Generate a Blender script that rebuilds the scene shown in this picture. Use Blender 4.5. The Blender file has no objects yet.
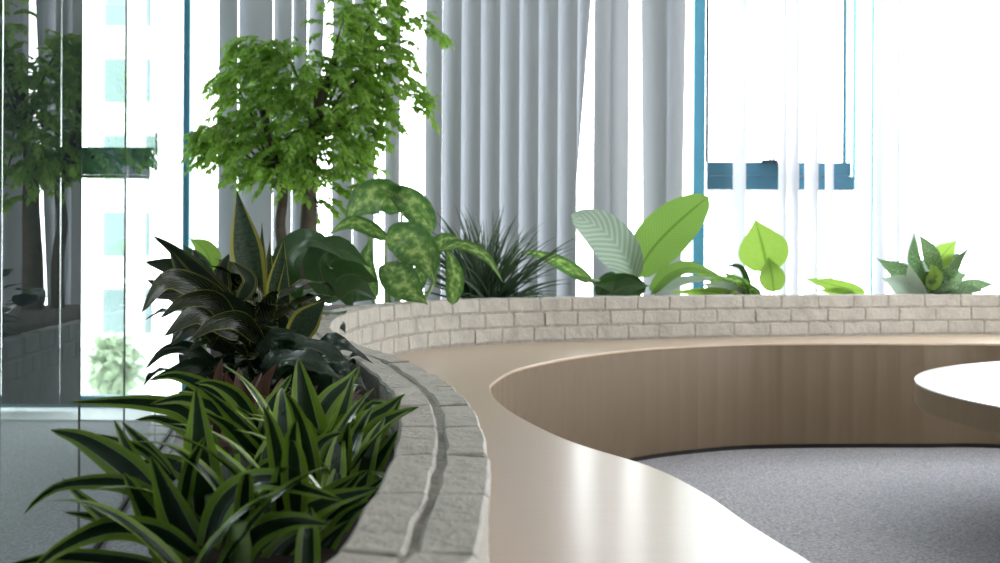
import bpy, bmesh, math, random
from mathutils import Vector, Matrix, noise
S = bpy.context.scene
COL = S.collection
PI = math.pi

# ------------------------------------------------------------------ camera model
F, CX, CY, HC, ROLL = 1300.0, 500.0, 245.0, 0.92, 0.0055
def ray(px, py):
    dx, dy = px - CX, py - CY
    return dx + dy * ROLL, dy - dx * ROLL
def P(px, py, h):
    """world point on the horizontal plane z=h seen at a pixel"""
    dx, dy = ray(px, py)
    Y = F * (HC - h) / dy
    return Vector((dx * Y / F, Y, h))
def Q(px, py, Y):
    """world point at depth Y seen at a pixel"""
    dx, dy = ray(px, py)
    return Vector((dx * Y / F, Y, HC - dy * Y / F))

cam = bpy.data.cameras.new('camera')
cam.lens = F / 1000 * 36; cam.sensor_width = 36; cam.sensor_fit = 'HORIZONTAL'
cam.shift_y = -(281.5 - CY) / 1000
cam.clip_start = .02; cam.clip_end = 500
cam.dof.use_dof = True; cam.dof.focus_distance = 2.6; cam.dof.aperture_fstop = 8.0
co = bpy.data.objects.new('camera', cam); COL.objects.link(co)
co.matrix_world = Matrix.Translation((0, 0, HC)) @ Matrix.Rotation(-ROLL, 4, 'Y') @ Matrix.Rotation(PI / 2, 4, 'X')
S.camera = co

# ------------------------------------------------------------------ object helpers
def mesh_obj(name, verts, faces, mat, parent=None, uvs=None, smooth=False):
    me = bpy.data.meshes.new(name)
    me.from_pydata([tuple(v) for v in verts], [], faces)
    if uvs:
        ul = me.uv_layers.new(name='UVMap')
        for lp in me.loops: ul.data[lp.index].uv = uvs[lp.vertex_index]
    if smooth: me.polygons.foreach_set('use_smooth', [True] * len(me.polygons))
    me.update()
    if mat: me.materials.append(mat)
    o = bpy.data.objects.new(name, me); COL.objects.link(o)
    if parent: o.parent = parent
    return o
class MB:
    def __init__(s): s.v = []; s.f = []; s.uv = []
    def add(s, v, f, uv=None):
        b = len(s.v); s.v += [Vector(p) for p in v]; s.f += [tuple(i + b for i in q) for q in f]
        s.uv += uv if uv else [(0, 0)] * len(v)
    def box(s, a, b):
        x0, y0, z0 = a; x1, y1, z1 = b
        s.add([(x0,y0,z0),(x1,y0,z0),(x1,y1,z0),(x0,y1,z0),(x0,y0,z1),(x1,y0,z1),(x1,y1,z1),(x0,y1,z1)],
              [(3,2,1,0),(4,5,6,7),(0,1,5,4),(1,2,6,5),(2,3,7,6),(3,0,4,7)])
    def slab(s, p, q, t, z0, z1):
        """upright box from plan point p to q, thickness t"""
        p = Vector((p[0], p[1])); q = Vector((q[0], q[1])); d = (q - p).normalized(); n = Vector((-d.y, d.x)) * t / 2
        c = [p - n, q - n, q + n, p + n]
        s.add([(k.x, k.y, z0) for k in c] + [(k.x, k.y, z1) for k in c],
              [(3,2,1,0),(4,5,6,7),(0,1,5,4),(1,2,6,5),(2,3,7,6),(3,0,4,7)])
    def tube(s, pts, r0, r1=None, n=8, cap=True):
        r1 = r0 if r1 is None else r1
        pts = [Vector(p) for p in pts]; m = len(pts); vs = []; fs = []
        up = Vector((0.13, 0.21, 1)).normalized()
        for i, p in enumerate(pts):
            t = (pts[min(i + 1, m - 1)] - pts[max(i - 1, 0)]).normalized()
            a = t.cross(up)
            if a.length < 1e-3: a = t.cross(Vector((1, 0, 0)))
            a.normalize(); b = t.cross(a).normalized()
            r = r0 + (r1 - r0) * i / max(1, m - 1)
            for k in range(n):
                w = 2 * PI * k / n; vs.append(p + a * math.cos(w) * r + b * math.sin(w) * r)
        for i in range(m - 1):
            for k in range(n):
                fs.append((i*n + k, i*n + (k+1) % n, (i+1)*n + (k+1) % n, (i+1)*n + k))
        if cap: fs.append(tuple(range(n))[::-1]); fs.append(tuple(range((m-1)*n, m*n)))
        s.add(vs, fs)
    def build(s, name, mat, parent=None, smooth=False, bevel=0):
        o = mesh_obj(name, s.v, s.f, mat, parent, s.uv, smooth)
        if bevel:
            m = o.modifiers.new('bevel', 'BEVEL'); m.width = bevel; m.segments = 2; m.limit_method = 'ANGLE'
        return o
def tag(o, label=None, cat=None, group=None, kind=None):
    if label: o['label'] = label
    if cat: o['category'] = cat
    if group: o['group'] = group
    if kind: o['kind'] = kind
    return o
def empty(name, loc):
    o = bpy.data.objects.new(name, None); COL.objects.link(o); o.location = loc; o.empty_display_size = .05
    return o
def adopt(root):
    """children were written in world coordinates: keep them where they are under an Empty at the thing's base"""
    inv = Matrix.Translation(-root.location)
    for o in root.children: o.matrix_parent_inverse = inv
def crom(pts, per=12):
    pts = [Vector(p) for p in pts]; out = []
    e = [pts[0] * 2 - pts[1]] + pts + [pts[-1] * 2 - pts[-2]]
    for i in range(1, len(e) - 2):
        a, b, c, d = e[i-1:i+3]
        for k in range(per):
            t = k / per
            out.append(.5 * ((2*b) + (c - a)*t + (2*a - 5*b + 4*c - d)*t*t + (3*b - a - 3*c + d)*t**3))
    out.append(pts[-1]); return out
class Curve:
    def __init__(s, pts):
        s.p = [Vector(q) for q in pts]; s.s = [0]
        for a, b in zip(s.p, s.p[1:]): s.s.append(s.s[-1] + (b - a).length)
        s.L = s.s[-1]
    def at(s, d):
        import bisect
        d = max(0, min(s.L, d)); i = min(max(bisect.bisect_right(s.s, d) - 1, 0), len(s.p) - 2)
        t = (d - s.s[i]) / max(1e-9, s.s[i+1] - s.s[i]); return s.p[i].lerp(s.p[i+1], t)
    def tan(s, d):
        return (s.at(d + .03) - s.at(d - .03)).normalized()
    def near(s, q):
        return min(range(len(s.p)), key=lambda i: (s.p[i] - q).length)

# ------------------------------------------------------------------ materials
def mat(name):
    m = bpy.data.materials.new(name); m.use_nodes = True
    nt = m.node_tree; nt.nodes.clear()
    return m, nt
class N:
    """tiny node helper"""
    def __init__(s, name):
        s.m, s.nt = mat(name); s.out = s.n('ShaderNodeOutputMaterial')
    def n(s, t, **kw):
        x = s.nt.nodes.new(t)
        for k, v in kw.items():
            if k in x.inputs: s.put(x.inputs[k], v)
            else: setattr(x, k, v)
        return x
    def put(s, inp, v):
        if isinstance(v, bpy.types.NodeSocket): s.nt.links.new(v, inp)
        else: inp.default_value = v
    def coord(s, kind='Object'): return s.n('ShaderNodeTexCoord').outputs[kind]
    def mapping(s, vec, scale):
        x = s.n('ShaderNodeMapping'); s.put(x.inputs['Vector'], vec); x.inputs['Scale'].default_value = scale; return x.outputs[0]
    def noise(s, vec, scale, detail=3, rough=.5):
        x = s.n('ShaderNodeTexNoise'); s.put(x.inputs['Vector'], vec)
        x.inputs['Scale'].default_value = scale; x.inputs['Detail'].default_value = detail; x.inputs['Roughness'].default_value = rough
        return x.outputs['Fac']
    def ramp(s, fac, stops):
        x = s.n('ShaderNodeValToRGB'); s.put(x.inputs[0], fac); cr = x.color_ramp
        while len(cr.elements) < len(stops): cr.elements.new(.5)
        for e, (p, c) in zip(cr.elements, stops): e.position = p; e.color = (*c, 1) if len(c) == 3 else c
        return x.outputs[0]
    def math(s, op, a, b=0, c=0):
        x = s.n('ShaderNodeMath', operation=op); s.put(x.inputs[0], a); s.put(x.inputs[1], b); s.put(x.inputs[2], c); return x.outputs[0]
    def mix(s, fac, a, b):
        x = s.n('ShaderNodeMix', data_type='RGBA'); s.put(x.inputs[0], fac); 
        for i, v in ((6, a), (7, b)):
            s.put(x.inputs[i], (*v, 1) if isinstance(v, tuple) and len(v) == 3 else v)
        return x.outputs[2]
    def bump(s, h, strength=.2, dist=.01):
        x = s.n('ShaderNodeBump'); s.put(x.inputs['Height'], h); x.inputs['Strength'].default_value = strength; x.inputs['Distance'].default_value = dist
        return x.outputs[0]
    def bsdf(s, color, rough=.6, normal=None, **kw):
        x = s.n('ShaderNodeBsdfPrincipled')
        s.put(x.inputs['Base Color'], (*color, 1) if isinstance(color, tuple) and len(color) == 3 else color)
        s.put(x.inputs['Roughness'], rough)
        if normal: s.put(x.inputs['Normal'], normal)
        for k, v in kw.items(): s.put(x.inputs[k.replace('_', ' ')], v)
        return x.outputs[0]
    def done(s, sh): s.nt.links.new(sh, s.out.inputs[0]); return s.m
def mixsh(n, fac, a, b):
    x = n.n('ShaderNodeMixShader'); n.put(x.inputs[0], fac); n.put(x.inputs[1], a); n.put(x.inputs[2], b); return x.outputs[0]
def simple(name, color, rough=.6, nscale=0, namp=.06, **kw):
    n = N(name)
    if nscale:
        f = n.noise(n.coord(), nscale, 4); c = n.mix(f, tuple(max(0, k - namp) for k in color), tuple(k + namp for k in color))
    else: c = color
    return n.done(n.bsdf(c, rough, **kw))

def m_brick():
    n = N('white_painted_brick'); co_ = n.coord()
    f = n.noise(co_, 9, 5, .6); g = n.noise(co_, 70, 4, .6)
    c = n.ramp(f, [(.28, (.31,.285,.245)), (.5, (.40,.368,.318)), (.8, (.48,.44,.38))])
    c = n.mix(n.math('MULTIPLY', g, .35), c, (.30,.285,.265))
    h = n.math('ADD', n.math('MULTIPLY', n.noise(co_, 45, 5, .7), 1.0), n.math('MULTIPLY', f, .6))
    return n.done(n.bsdf(c, .62, n.bump(h, .9, .009)))
def m_mortar():
    n = N('grey_painted_mortar'); f = n.noise(n.coord(), 60, 5, .7)
    c = n.ramp(f, [(.3, (.17,.155,.135)), (.7, (.38,.355,.31))])
    return n.done(n.bsdf(c, .8, n.bump(f, .6, .006)))
def m_wood(name, dark=1.0, vertical=False, rough=.3, coat=.3):
    n = N(name); co_ = n.coord()
    v = n.mapping(co_, (14, 14, .7) if vertical else (.8, 16, 16))
    f = n.noise(v, 3, 6, .6); g = n.noise(n.mapping(co_, (60, 60, 2) if vertical else (2, 90, 60)), 3, 3, .5)
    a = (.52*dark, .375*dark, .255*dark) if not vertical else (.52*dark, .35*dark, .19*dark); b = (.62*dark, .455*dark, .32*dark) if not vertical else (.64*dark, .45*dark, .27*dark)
    c = n.mix(f, a, b); c = n.mix(n.math('MULTIPLY', g, .16), c, tuple(k * .85 for k in a))
    r = n.math('MULTIPLY_ADD', g, .05, rough - .025)
    return n.done(n.bsdf(c, r, n.bump(g, .015, .002), Coat_Weight=coat, Coat_Roughness=.2))
def m_carpet():
    n = N('grey_loop_carpet'); co_ = n.coord()
    f = n.noise(co_, 95, 3, .8); g = n.noise(co_, 5, 4, .6)
    c = n.ramp(f, [(.34, (.16,.157,.17)), (.5, (.37,.365,.395)), (.66, (.64,.63,.67))])
    c = n.mix(n.math('MULTIPLY', g, .5), c, (.33,.325,.35))
    return n.done(n.bsdf(c, .95, n.bump(f, .8, .006)))
def m_vane(name, col, trans):
    n = N(name); co_ = n.coord(); f = n.noise(n.mapping(co_, (1, 1, .3)), 300, 2, .6)
    c = n.mix(f, tuple(k * .93 for k in col), col)
    a = n.n('ShaderNodeBsdfDiffuse'); n.put(a.inputs[0], c)
    b = n.n('ShaderNodeBsdfTranslucent'); n.put(b.inputs[0], c)
    return n.done(mixsh(n, trans, a.outputs[0], b.outputs[0]))
def m_glass(name, tint=(.95,.97,.97), boost=1.0, base=0.0):
    n = N(name); fr = n.n('ShaderNodeFresnel'); fr.inputs['IOR'].default_value = 1.5
    t = n.n('ShaderNodeBsdfTransparent'); t.inputs[0].default_value = (*tint, 1)
    g = n.n('ShaderNodeBsdfGlossy'); g.inputs['Roughness'].default_value = 0.0
    # only the outward side mirrors, so a closed sheet behaves like one pane
    geo = n.n('ShaderNodeNewGeometry')
    k = n.math('MULTIPLY', n.math('MULTIPLY_ADD', fr.outputs[0], boost, base), n.math('SUBTRACT', 1.0, geo.outputs['Backfacing']))
    k = n.math('MINIMUM', k, 1.0)
    return n.done(mixsh(n, k, t.outputs[0], g.outputs[0]))
def leaf_mat(name, colfn, rough=.35, trans=.25, tcol=None, bumpk=0.0, spec=.5, tv=1.0):
    n = N(name); uv = n.n('ShaderNodeUVMap'); sx = n.n('ShaderNodeSeparateXYZ'); n.put(sx.inputs[0], uv.outputs[0])
    u, v = sx.outputs[0], sx.outputs[1]
    d = n.math('MULTIPLY', n.math('ABSOLUTE', n.math('SUBTRACT', u, .5)), 2)   # 0 at midrib, 1 at the edge
    c = colfn(n, u, v, d, uv.outputs[0])
    rib = n.math('MULTIPLY_ADD', d, -.6, v)
    w = n.math('SINE', n.math('MULTIPLY', rib, 110))
    p = n.bsdf(c, rough, n.bump(w, bumpk, .003) if bumpk else None, Specular_IOR_Level=spec)
    t = n.n('ShaderNodeBsdfTranslucent')
    hs = n.n('ShaderNodeHueSaturation'); n.put(hs.inputs['Color'], c); hs.inputs['Value'].default_value = tv; hs.inputs['Saturation'].default_value = 1.1
    n.put(t.inputs[0], hs.outputs[0] if tcol is None else (*tcol, 1))
    return n.done(mixsh(n, trans, p, t.outputs[0]))
def col_dracaena(n, u, v, d, uv):
    nz = n.noise(n.mapping(uv, (30, 1.2, 1)), 3, 3)
    dd = n.math('ADD', d, n.math('MULTIPLY', n.math('SUBTRACT', nz, .5), .14))
    return n.ramp(dd, [(0, (.010,.028,.010)), (.46, (.012,.034,.012)), (.50, (.30,.36,.18)), (.545, (.15,.26,.03)), (.93, (.19,.31,.04)), (1, (.25,.36,.07))])
def col_snake(n, u, v, d, uv):
    b = n.noise(n.mapping(uv, (4, 40, 1)), 1.5, 3)
    base = n.ramp(b, [(.35, (.012,.030,.014)), (.65, (.05,.085,.04))])
    return n.mix(n.ramp(d, [(.74, (0,0,0)), (.80, (1,1,1))]), base, (.34,.32,.05))
def col_striped(n, u, v, d, uv):
    w = n.math('SINE', n.math('MULTIPLY', n.math('MULTIPLY_ADD', d, -.45, v), 62))
    st = n.ramp(w, [(.72, (0,0,0)), (.98, (.7,.7,.7))])
    base = n.mix(st, (.010,.020,.010), (.10,.12,.025))
    return n.mix(n.ramp(d, [(.86, (0,0,0)), (.93, (1,1,1))]), base, (.13,.14,.025))
def col_spear(n, u, v, d, uv):
    c = n.ramp(d, [(0, (.012,.024,.010)), (.62, (.014,.028,.012)), (.72, (.20,.20,.05)), (.82, (.03,.05,.015)), (1, (.16,.17,.04))])
    return c
def col_red(n, u, v, d, uv):
    f = n.noise(n.mapping(uv, (6, 3, 1)), 3, 3)
    c = n.mix(f, (.035,.045,.018), (.12,.03,.028))
    return n.mix(n.ramp(d, [(.8, (0,0,0)), (.95, (1,1,1))]), c, (.20,.055,.05))
def col_dark(n, u, v, d, uv):
    f = n.noise(n.mapping(uv, (4, 4, 1)), 3, 3)
    return n.mix(f, (.008,.018,.009), (.022,.045,.018))
def col_dieff(n, u, v, d, uv):
    f = n.noise(n.mapping(uv, (3, 6, 1)), 1.6, 3, .6)
    k = n.math('SUBTRACT', f, n.math('MULTIPLY', n.math('POWER', d, 1.6), .26))
    return n.ramp(k, [(.28, (.045,.10,.028)), (.46, (.10,.18,.05)), (.60, (.28,.36,.13))])
def col_midgreen(n, u, v, d, uv):
    f = n.noise(n.mapping(uv, (3, 5, 1)), 3, 3)
    c = n.mix(f, (.022,.06,.018), (.05,.11,.028))
    return n.mix(n.ramp(d, [(.03, (1,1,1)), (.07, (0,0,0))]), c, (.08,.13,.04))
def col_paddle(n, u, v, d, uv):
    w = n.math('SINE', n.math('MULTIPLY', n.math('MULTIPLY_ADD', d, -.25, v), 170))
    c = n.mix(n.ramp(w, [(.2, (0,0,0)), (1, (1,1,1))]), (.155,.27,.06), (.185,.31,.08))
    return n.mix(n.ramp(d, [(.03, (1,1,1)), (.08, (0,0,0))]), c, (.09,.17,.03))
def col_silver(n, u, v, d, uv):
    w = n.math('SINE', n.math('MULTIPLY', n.math('MULTIPLY_ADD', d, -.25, v), 80))
    return n.mix(n.ramp(w, [(0, (0,0,0)), (1, (1,1,1))]), (.30,.39,.29), (.46,.54,.46))
def col_aglao(n, u, v, d, uv):
    f = n.noise(n.mapping(uv, (6, 9, 1)), 2.5, 3, .6)
    return n.ramp(f, [(.33, (.05,.11,.045)), (.52, (.11,.20,.08)), (.68, (.32,.42,.27))])
def col_bright(n, u, v, d, uv):
    f = n.noise(n.mapping(uv, (3, 5, 1)), 3, 3)
    c = n.mix(f, (.22,.35,.07), (.28,.42,.10))
    return n.mix(n.ramp(d, [(.03, (1,1,1)), (.08, (0,0,0))]), c, (.13,.24,.04))
def col_tree(n, u, v, d, uv):
    f = n.noise(n.coord(), 9, 3)
    return n.mix(f, (.08,.165,.028), (.22,.34,.065))
def col_grass(n, u, v, d, uv):
    return n.ramp(v, [(0, (.02,.045,.02)), (1, (.045,.09,.04))])
M = dict(
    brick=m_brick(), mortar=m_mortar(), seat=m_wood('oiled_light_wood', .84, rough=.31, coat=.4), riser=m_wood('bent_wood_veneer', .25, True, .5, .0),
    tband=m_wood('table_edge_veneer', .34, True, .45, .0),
    carpet=m_carpet(), vane=m_vane('pale_grey_blind_fabric', (.39,.405,.43), .042), vane_dim=m_vane('dimmed_grey_blind_fabric', (.055,.065,.065), .03),  # neighbouring room's blind: its weak backlight is put into the darker fabric colour
    sheer=m_vane('sheer_white_voile', (.84,.84,.90), .095), voile=m_vane('lavender_white_voile', (.80,.81,.91), .068),
    glass=m_glass('clear_window_glass', (.97,.98,.98), .6), partition=m_glass('greenish_partition_glass', (.90,.95,.935), 1.15, .02),
    blue=simple('teal_blue_window_paint', (.07,.28,.40), .4), sash=simple('backlit_blue_sash_paint', (.03,.13,.20), .4), liner=simple('black_planter_liner', (.02,.022,.02), .7), kerb=simple('grey_rough_brick', (.25,.245,.235), .8, 20, .05), bluelight=simple('light_blue_window_paint', (.14,.50,.66), .4),  # sash blue is darkened in the colour as the rails stand backlit
    gasket=simple('black_rubber_gasket', (.02,.025,.03), .5), handle=simple('dark_metal_handle', (.05,.06,.07), .35, Metallic=.6),
    white=simple('white_wall_paint', (.78,.77,.75), .7, 3, .015), ceil=simple('white_ceiling_paint', (.82,.82,.81), .8),
    floorlight=simple('floor_daylight_strip', (.80,.81,.82), .4, 12, .04), plinth=simple('dark_recessed_plinth', (.03,.028,.028), .8),
    table=simple('white_laminate', (.90,.90,.89), .22, Coat_Weight=.4, Coat_Roughness=.1),
    soil=simple('dark_potting_soil', (.035,.025,.018), .95, 40, .012), bark=simple('brown_tree_bark', (.085,.065,.045), .85, 30, .03),
    stem=simple('green_plant_stem', (.07,.13,.04), .5), palestem=simple('pale_green_stem', (.20,.30,.11), .5),
    bwall=simple('white_building_render', (.85,.85,.84), .8), bglass=simple('pale_blue_building_glass', (.27,.37,.37), .6),
    ground=simple('pale_concrete_ground', (.6,.6,.58), .9), plate=simple('steel_channel', (.45,.47,.48), .35, Metallic=.7),
    sleeve=simple('white_frame_paint', (.8,.83,.85), .4),
)
L = dict(
    dracaena=leaf_mat('dracaena_leaf', col_dracaena, .22, .10, bumpk=0),
    snake=leaf_mat('snake_plant_leaf', col_snake, .35, .05), striped=leaf_mat('striped_leaf', col_striped, .22, .05, bumpk=.35),
    spear=leaf_mat('yellow_edged_leaf', col_spear, .3, .06),
    red=leaf_mat('red_cordyline_leaf', col_red, .35, .10), dark=leaf_mat('dark_glossy_leaf', col_dark, .2, .06, bumpk=.3),
    dieff=leaf_mat('dieffenbachia_leaf', col_dieff, .35, .45, tv=2.0), mid=leaf_mat('broad_green_leaf', col_midgreen, .3, .12),
    paddle=leaf_mat('paddle_leaf', col_paddle, .4, .5, bumpk=.3), silver=leaf_mat('ribbed_silver_leaf', col_silver, .35, .3, bumpk=.25),
    aglao=leaf_mat('mottled_grey_green_leaf', col_aglao, .3, .28), bright=leaf_mat('bright_lime_leaf', col_bright, .4, .5),
    tree=leaf_mat('small_tree_leaf', col_tree, .4, .42, tv=2.9), grass=leaf_mat('grassy_blade', col_grass, .35, .08),
)

# ------------------------------------------------------------------ the built-in brick wall
H1, HS, CH, FZ = .67, .46, .07, -.045
inner_px = [(470,563),(483,524),(489.5,485),(488,450),(482,425),(469,401),(445,381),(407,359.5),(364,346),(339,334.5),(331,325),(341,316),
            (370,308.5),(405,303.6),(450,300.4),(520,298.2),(640,296.6),(820,295.2),(1000,294.6)]
ip = [Vector((-.24,.35,H1)), Vector((-.11,.70,H1))] + [P(x, y, H1) for x, y in inner_px] + [Vector((3.5,6.75,H1)), Vector((4.2,6.1,H1)), Vector((4.55,5.2,H1))]
inner = Curve(crom(ip, 10))
W = .115
def lat(c, d, off, z):
    """point on a curve pushed sideways (positive: to the left of travel, the planter side)"""
    p = c.at(d); t = c.tan(d); return Vector((p.x - t.y * off, p.y + t.x * off, z))
random.seed(4)
def brick(mb, c, s0, s1, o0, o1, z0, z1, jit=.0032, k=4):
    """one curved brick between arc lengths s0..s1 and offsets o0..o1, with softened irregular edges"""
    e = .004; ring = []
    tilt = random.uniform(-.0012, .0012); dz = random.uniform(-.0008, .0008)
    prof = [(o0 + e, z0), (o1 - e, z0), (o1, z0 + e), (o1, z1 - e), (o1 - e, z1), (o0 + e, z1), (o0, z1 - e), (o0, z0 + e)]
    mo, mz = (o0 + o1) / 2, (z0 + z1) / 2
    st = [s0, s0 + e] + [s0 + (s1 - s0) * i / k for i in range(1, k)] + [s1 - e, s1]
    vs = []; fs = []
    for i, s in enumerate(st):
        q = .88 if i in (0, len(st) - 1) else 1
        qo = 1 - (1 - q) * .03 / max(.02, abs(o1 - o0)) * 1.2
        for (o, z) in prof:
            oo = mo + (o - mo) * (qo if q < 1 else 1); zz = mz + (z - mz) * (1 - (1 - q) * .55)
            p = lat(c, s, oo, zz + dz + tilt * (s - s0) / (s1 - s0))
            r = noise.noise_vector(p * 23) * jit + noise.noise_vector(p * 61) * jit * .8
            vs.append(p + r)
    n = 8
    for i in range(len(st) - 1):
        for j in range(n): fs.append((i*n + j, (i+1)*n + j, (i+1)*n + (j+1) % n, i*n + (j+1) % n))
    fs.append(tuple(range(n))); fs.append(tuple(range((len(st)-1)*n, len(st)*n))[::-1])
    mb.add(vs, fs)
sA = inner.s[inner.near(P(407, 359.5, H1))]; sB = inner.s[inner.near(P(640, 296.6, H1))]
def blen(s): return .25 if s < sA else (.172 if s < sB else .21)
wall = empty('brick_planter_wall', inner.at(1.5) * 1.0); wall.location.z = 0
bk = MB(); G = .008
for course in range(10):
    z1 = H1 - course * CH; z0 = z1 - CH + (.008 if course else .008)
    z0 = max(z0, FZ + .001)
    if z1 - z0 < .02: continue
    s = -.02 + (.12 if course % 2 else 0)
    s = max(s, 0.0)
    while s < inner.L - .05:
        l = blen(s) * random.uniform(.94, 1.05); e1 = min(s + l - G, inner.L)
        if s > 0 and course == 0:
            pass
        if course == 0:
            brick(bk, inner, s, e1, 0 + random.uniform(-.001, .001), W / 2 - .0042, z0, z1)
            brick(bk, inner, s + random.uniform(-.002, .002), e1, W / 2 + .0042, W, z0, z1)
        else:
            brick(bk, inner, s, e1, 0 + random.uniform(-.001, .001), W, z0, z1)
        s += l
bk.build('brickwork', M['brick'], wall)
mo = MB(); st = int(inner.L / .05); vs = []; fs = []
for i in range(st + 1):
    d = inner.L * i / st
    for (o, z) in ((.0035, FZ), (W - .0035, FZ), (W - .0035, H1 - .0055), (.0035, H1 - .0055)): vs.append(lat(inner, d, o, z))
for i in range(st):
    for j in range(4): fs.append((i*4 + j, (i+1)*4 + j, (i+1)*4 + (j+1) % 4, i*4 + (j+1) % 4))
fs += [(0,1,2,3), tuple(st*4 + k for k in (3,2,1,0))]
mo.add(vs, fs); mo.build('mortar', M['mortar'], wall)
adopt(wall)
tag(wall, 'long serpentine low wall of white painted brick edging the planter behind the wooden bench', 'brick wall')

# ------------------------------------------------------------------ curved bench
edge_px = [(813,562.6),(792,549.6),(750,523.6),(703.6,492),(651.6,466.4),(584,445.6),(547.6,431),(513,412.5),(496,399),(490.5,389),(493.5,382.5),
           (514.6,370),(552,360.8),(596,353.6),(640,348.8),(690,345.6),(752,343.4),(840,343),(920,343.2),(1000,343.6)]
ep = [Vector((.40,.35,HS)), Vector((.56,.9,HS)), Vector((.52,1.4,HS))] + [P(x, y, HS) for x, y in edge_px] + [Vector((3.2,6.0,HS)), Vector((3.85,5.5,HS)), Vector((4.1,4.9,HS))]
edge = Curve(crom(ep, 10))
wt = inner.s[inner.near(P(335, 322, H1))]; et = edge.s[edge.near(P(490.5, 389, HS))]
def pair(f):       # f 0..1..2 : near end, tip, far end
    if f <= 1: return wt * f, et * f
    return wt + (inner.L - wt) * (f - 1), et + (edge.L - et) * (f - 1)
bench = empty('curved_bench', (P(750, 523, HS).x, P(750, 523, HS).y, 0))
vs = []; fs = []; K = 8; NS = 220; T = .010
for i in range(NS + 1):
    a, b = pair(2 * i / NS)
    A = lat(inner, a, -.0015, HS); B = edge.at(b); tB = edge.tan(b); nB = Vector((-tB.y, tB.x, 0))
    B = Vector((B.x, B.y, HS))
    row = [A + (B - A) * (k / K) for k in range(K)]
    row[-1] = B + nB * .02
    row += [B + nB * .003, B + Vector((0, 0, -.003)), B + Vector((0, 0, -T)), B + nB * .03 + Vector((0, 0, -T)), A + Vector((0, 0, -T))]
    vs += row
R_ = K + 5
for i in range(NS):
    for j in range(R_): fs.append((i*R_ + j, i*R_ + (j+1) % R_, (i+1)*R_ + (j+1) % R_, (i+1)*R_ + j))
fs += [tuple(range(R_))[::-1], tuple(NS*R_ + k for k in range(R_))]
sm = MB(); sm.add(vs, fs); so = sm.build('seat_top', M['seat'], bench)
def strip(c, off, th, z0, z1, n, flute=0):
    m = MB(); vs = []; fs = []
    for i in range(n + 1):
        d = c.L * i / n; w_ = flute * abs(math.sin(PI * d / .115)); 
        for (o, z) in ((off + w_, z0), (off + th, z0), (off + th, z1), (off + w_, z1)): vs.append(lat(c, d, o, z))
    for i in range(n):
        for j in range(4): fs.append((i*4 + j, (i+1)*4 + j, (i+1)*4 + (j+1) % 4, i*4 + (j+1) % 4))
    fs += [(0,1,2,3), tuple(n*4 + k for k in (3,2,1,0))]
    m.add(vs, fs); return m
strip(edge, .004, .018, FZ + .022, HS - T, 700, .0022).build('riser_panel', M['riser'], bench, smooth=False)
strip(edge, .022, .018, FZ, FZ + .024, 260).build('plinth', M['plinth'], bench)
adopt(bench)
for o in bench.children:
    if o.name.startswith('riser') or o.name.startswith('plinth'):
        for p_ in o.data.polygons: p_.use_smooth = False
tag(bench, 'long curved light wood bench following the inside of the white brick wall', 'bench')

# ------------------------------------------------------------------ round table
tb = empty('round_table', (2.716, 4.235, 0)); c0 = tb.location
def disc(r, z0, z1, n=160, e=.003):
    m = MB(); vs = []; fs = []
    for rr, z in ((r - e, z0), (r, z0 + e), (r, z1 - e), (r - e, z1)):
        for k in range(n):
            w = 2*PI*k/n; vs.append((c0.x + rr*math.cos(w), c0.y + rr*math.sin(w), z))
    for i in range(3):
        for k in range(n): fs.append((i*n + k, i*n + (k+1) % n, (i+1)*n + (k+1) % n, (i+1)*n + k))
    fs.append(tuple(range(n))[::-1]); fs.append(tuple(range(3*n, 4*n))); m.add(vs, fs); return m
disc(1.300, .447, .452, e=.001).build('tabletop', M['table'], tb)
disc(1.298, .370, .447).build('edge_band', M['tband'], tb)
disc(.55, FZ, .370).build('pedestal', M['tband'], tb)
adopt(tb)
tag(tb, 'low round table with shiny white top and thick wooden edge', 'table')

# ------------------------------------------------------------------ the room
YB, YW = 7.40, 7.58          # blinds plane, window plane
ZC = 2.9
def struct(name, mb, m, parent=None):
    o = mb.build(name, m, parent)
    if not parent: o['kind'] = 'structure'
    return o
m = MB(); m.box((-7, -2.6, FZ - .1), (5.6, YW + .12, FZ)); struct('floor', m, M['carpet'])
m = MB(); m.box((-7, -2.6, ZC), (5.6, YW + .12, ZC + .1)); struct('ceiling', m, M['ceil'])
m = MB(); m.box((-7, -2.7, FZ), (5.6, -2.6, ZC)); struct('wall_back', m, M['white'])
m = MB(); m.box((-7.1, -2.6, FZ), (-7, YW, ZC)); struct('wall_far_left', m, M['white'])
m = MB(); m.box((5.5, -2.6, FZ), (5.6, YW + .1, .5)); m.box((5.5, -2.6, 2.6), (5.6, YW + .1, ZC)); m.box((5.5, -2.6, .5), (5.6, 0, 2.6)); m.box((5.5, 7.2, .5), (5.6, YW + .1, 2.6))
struct('wall_right', m, M['white'])
m = MB(); m.box((-7, 7.0, FZ), (-1.83, YW - .05, FZ + .012)); struct('daylight_strip_1', m, M['floorlight'])  # pale strip added for the daylight falling on the floor at the window base
# right-hand windows (beyond the frame, they light the pit)
m = MB(); 
for y in (0, 2.4, 4.8, 7.14): m.box((5.5, y, .5), (5.58, y + .06, 2.6))
struct('window_4', m, M['blue'])

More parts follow.
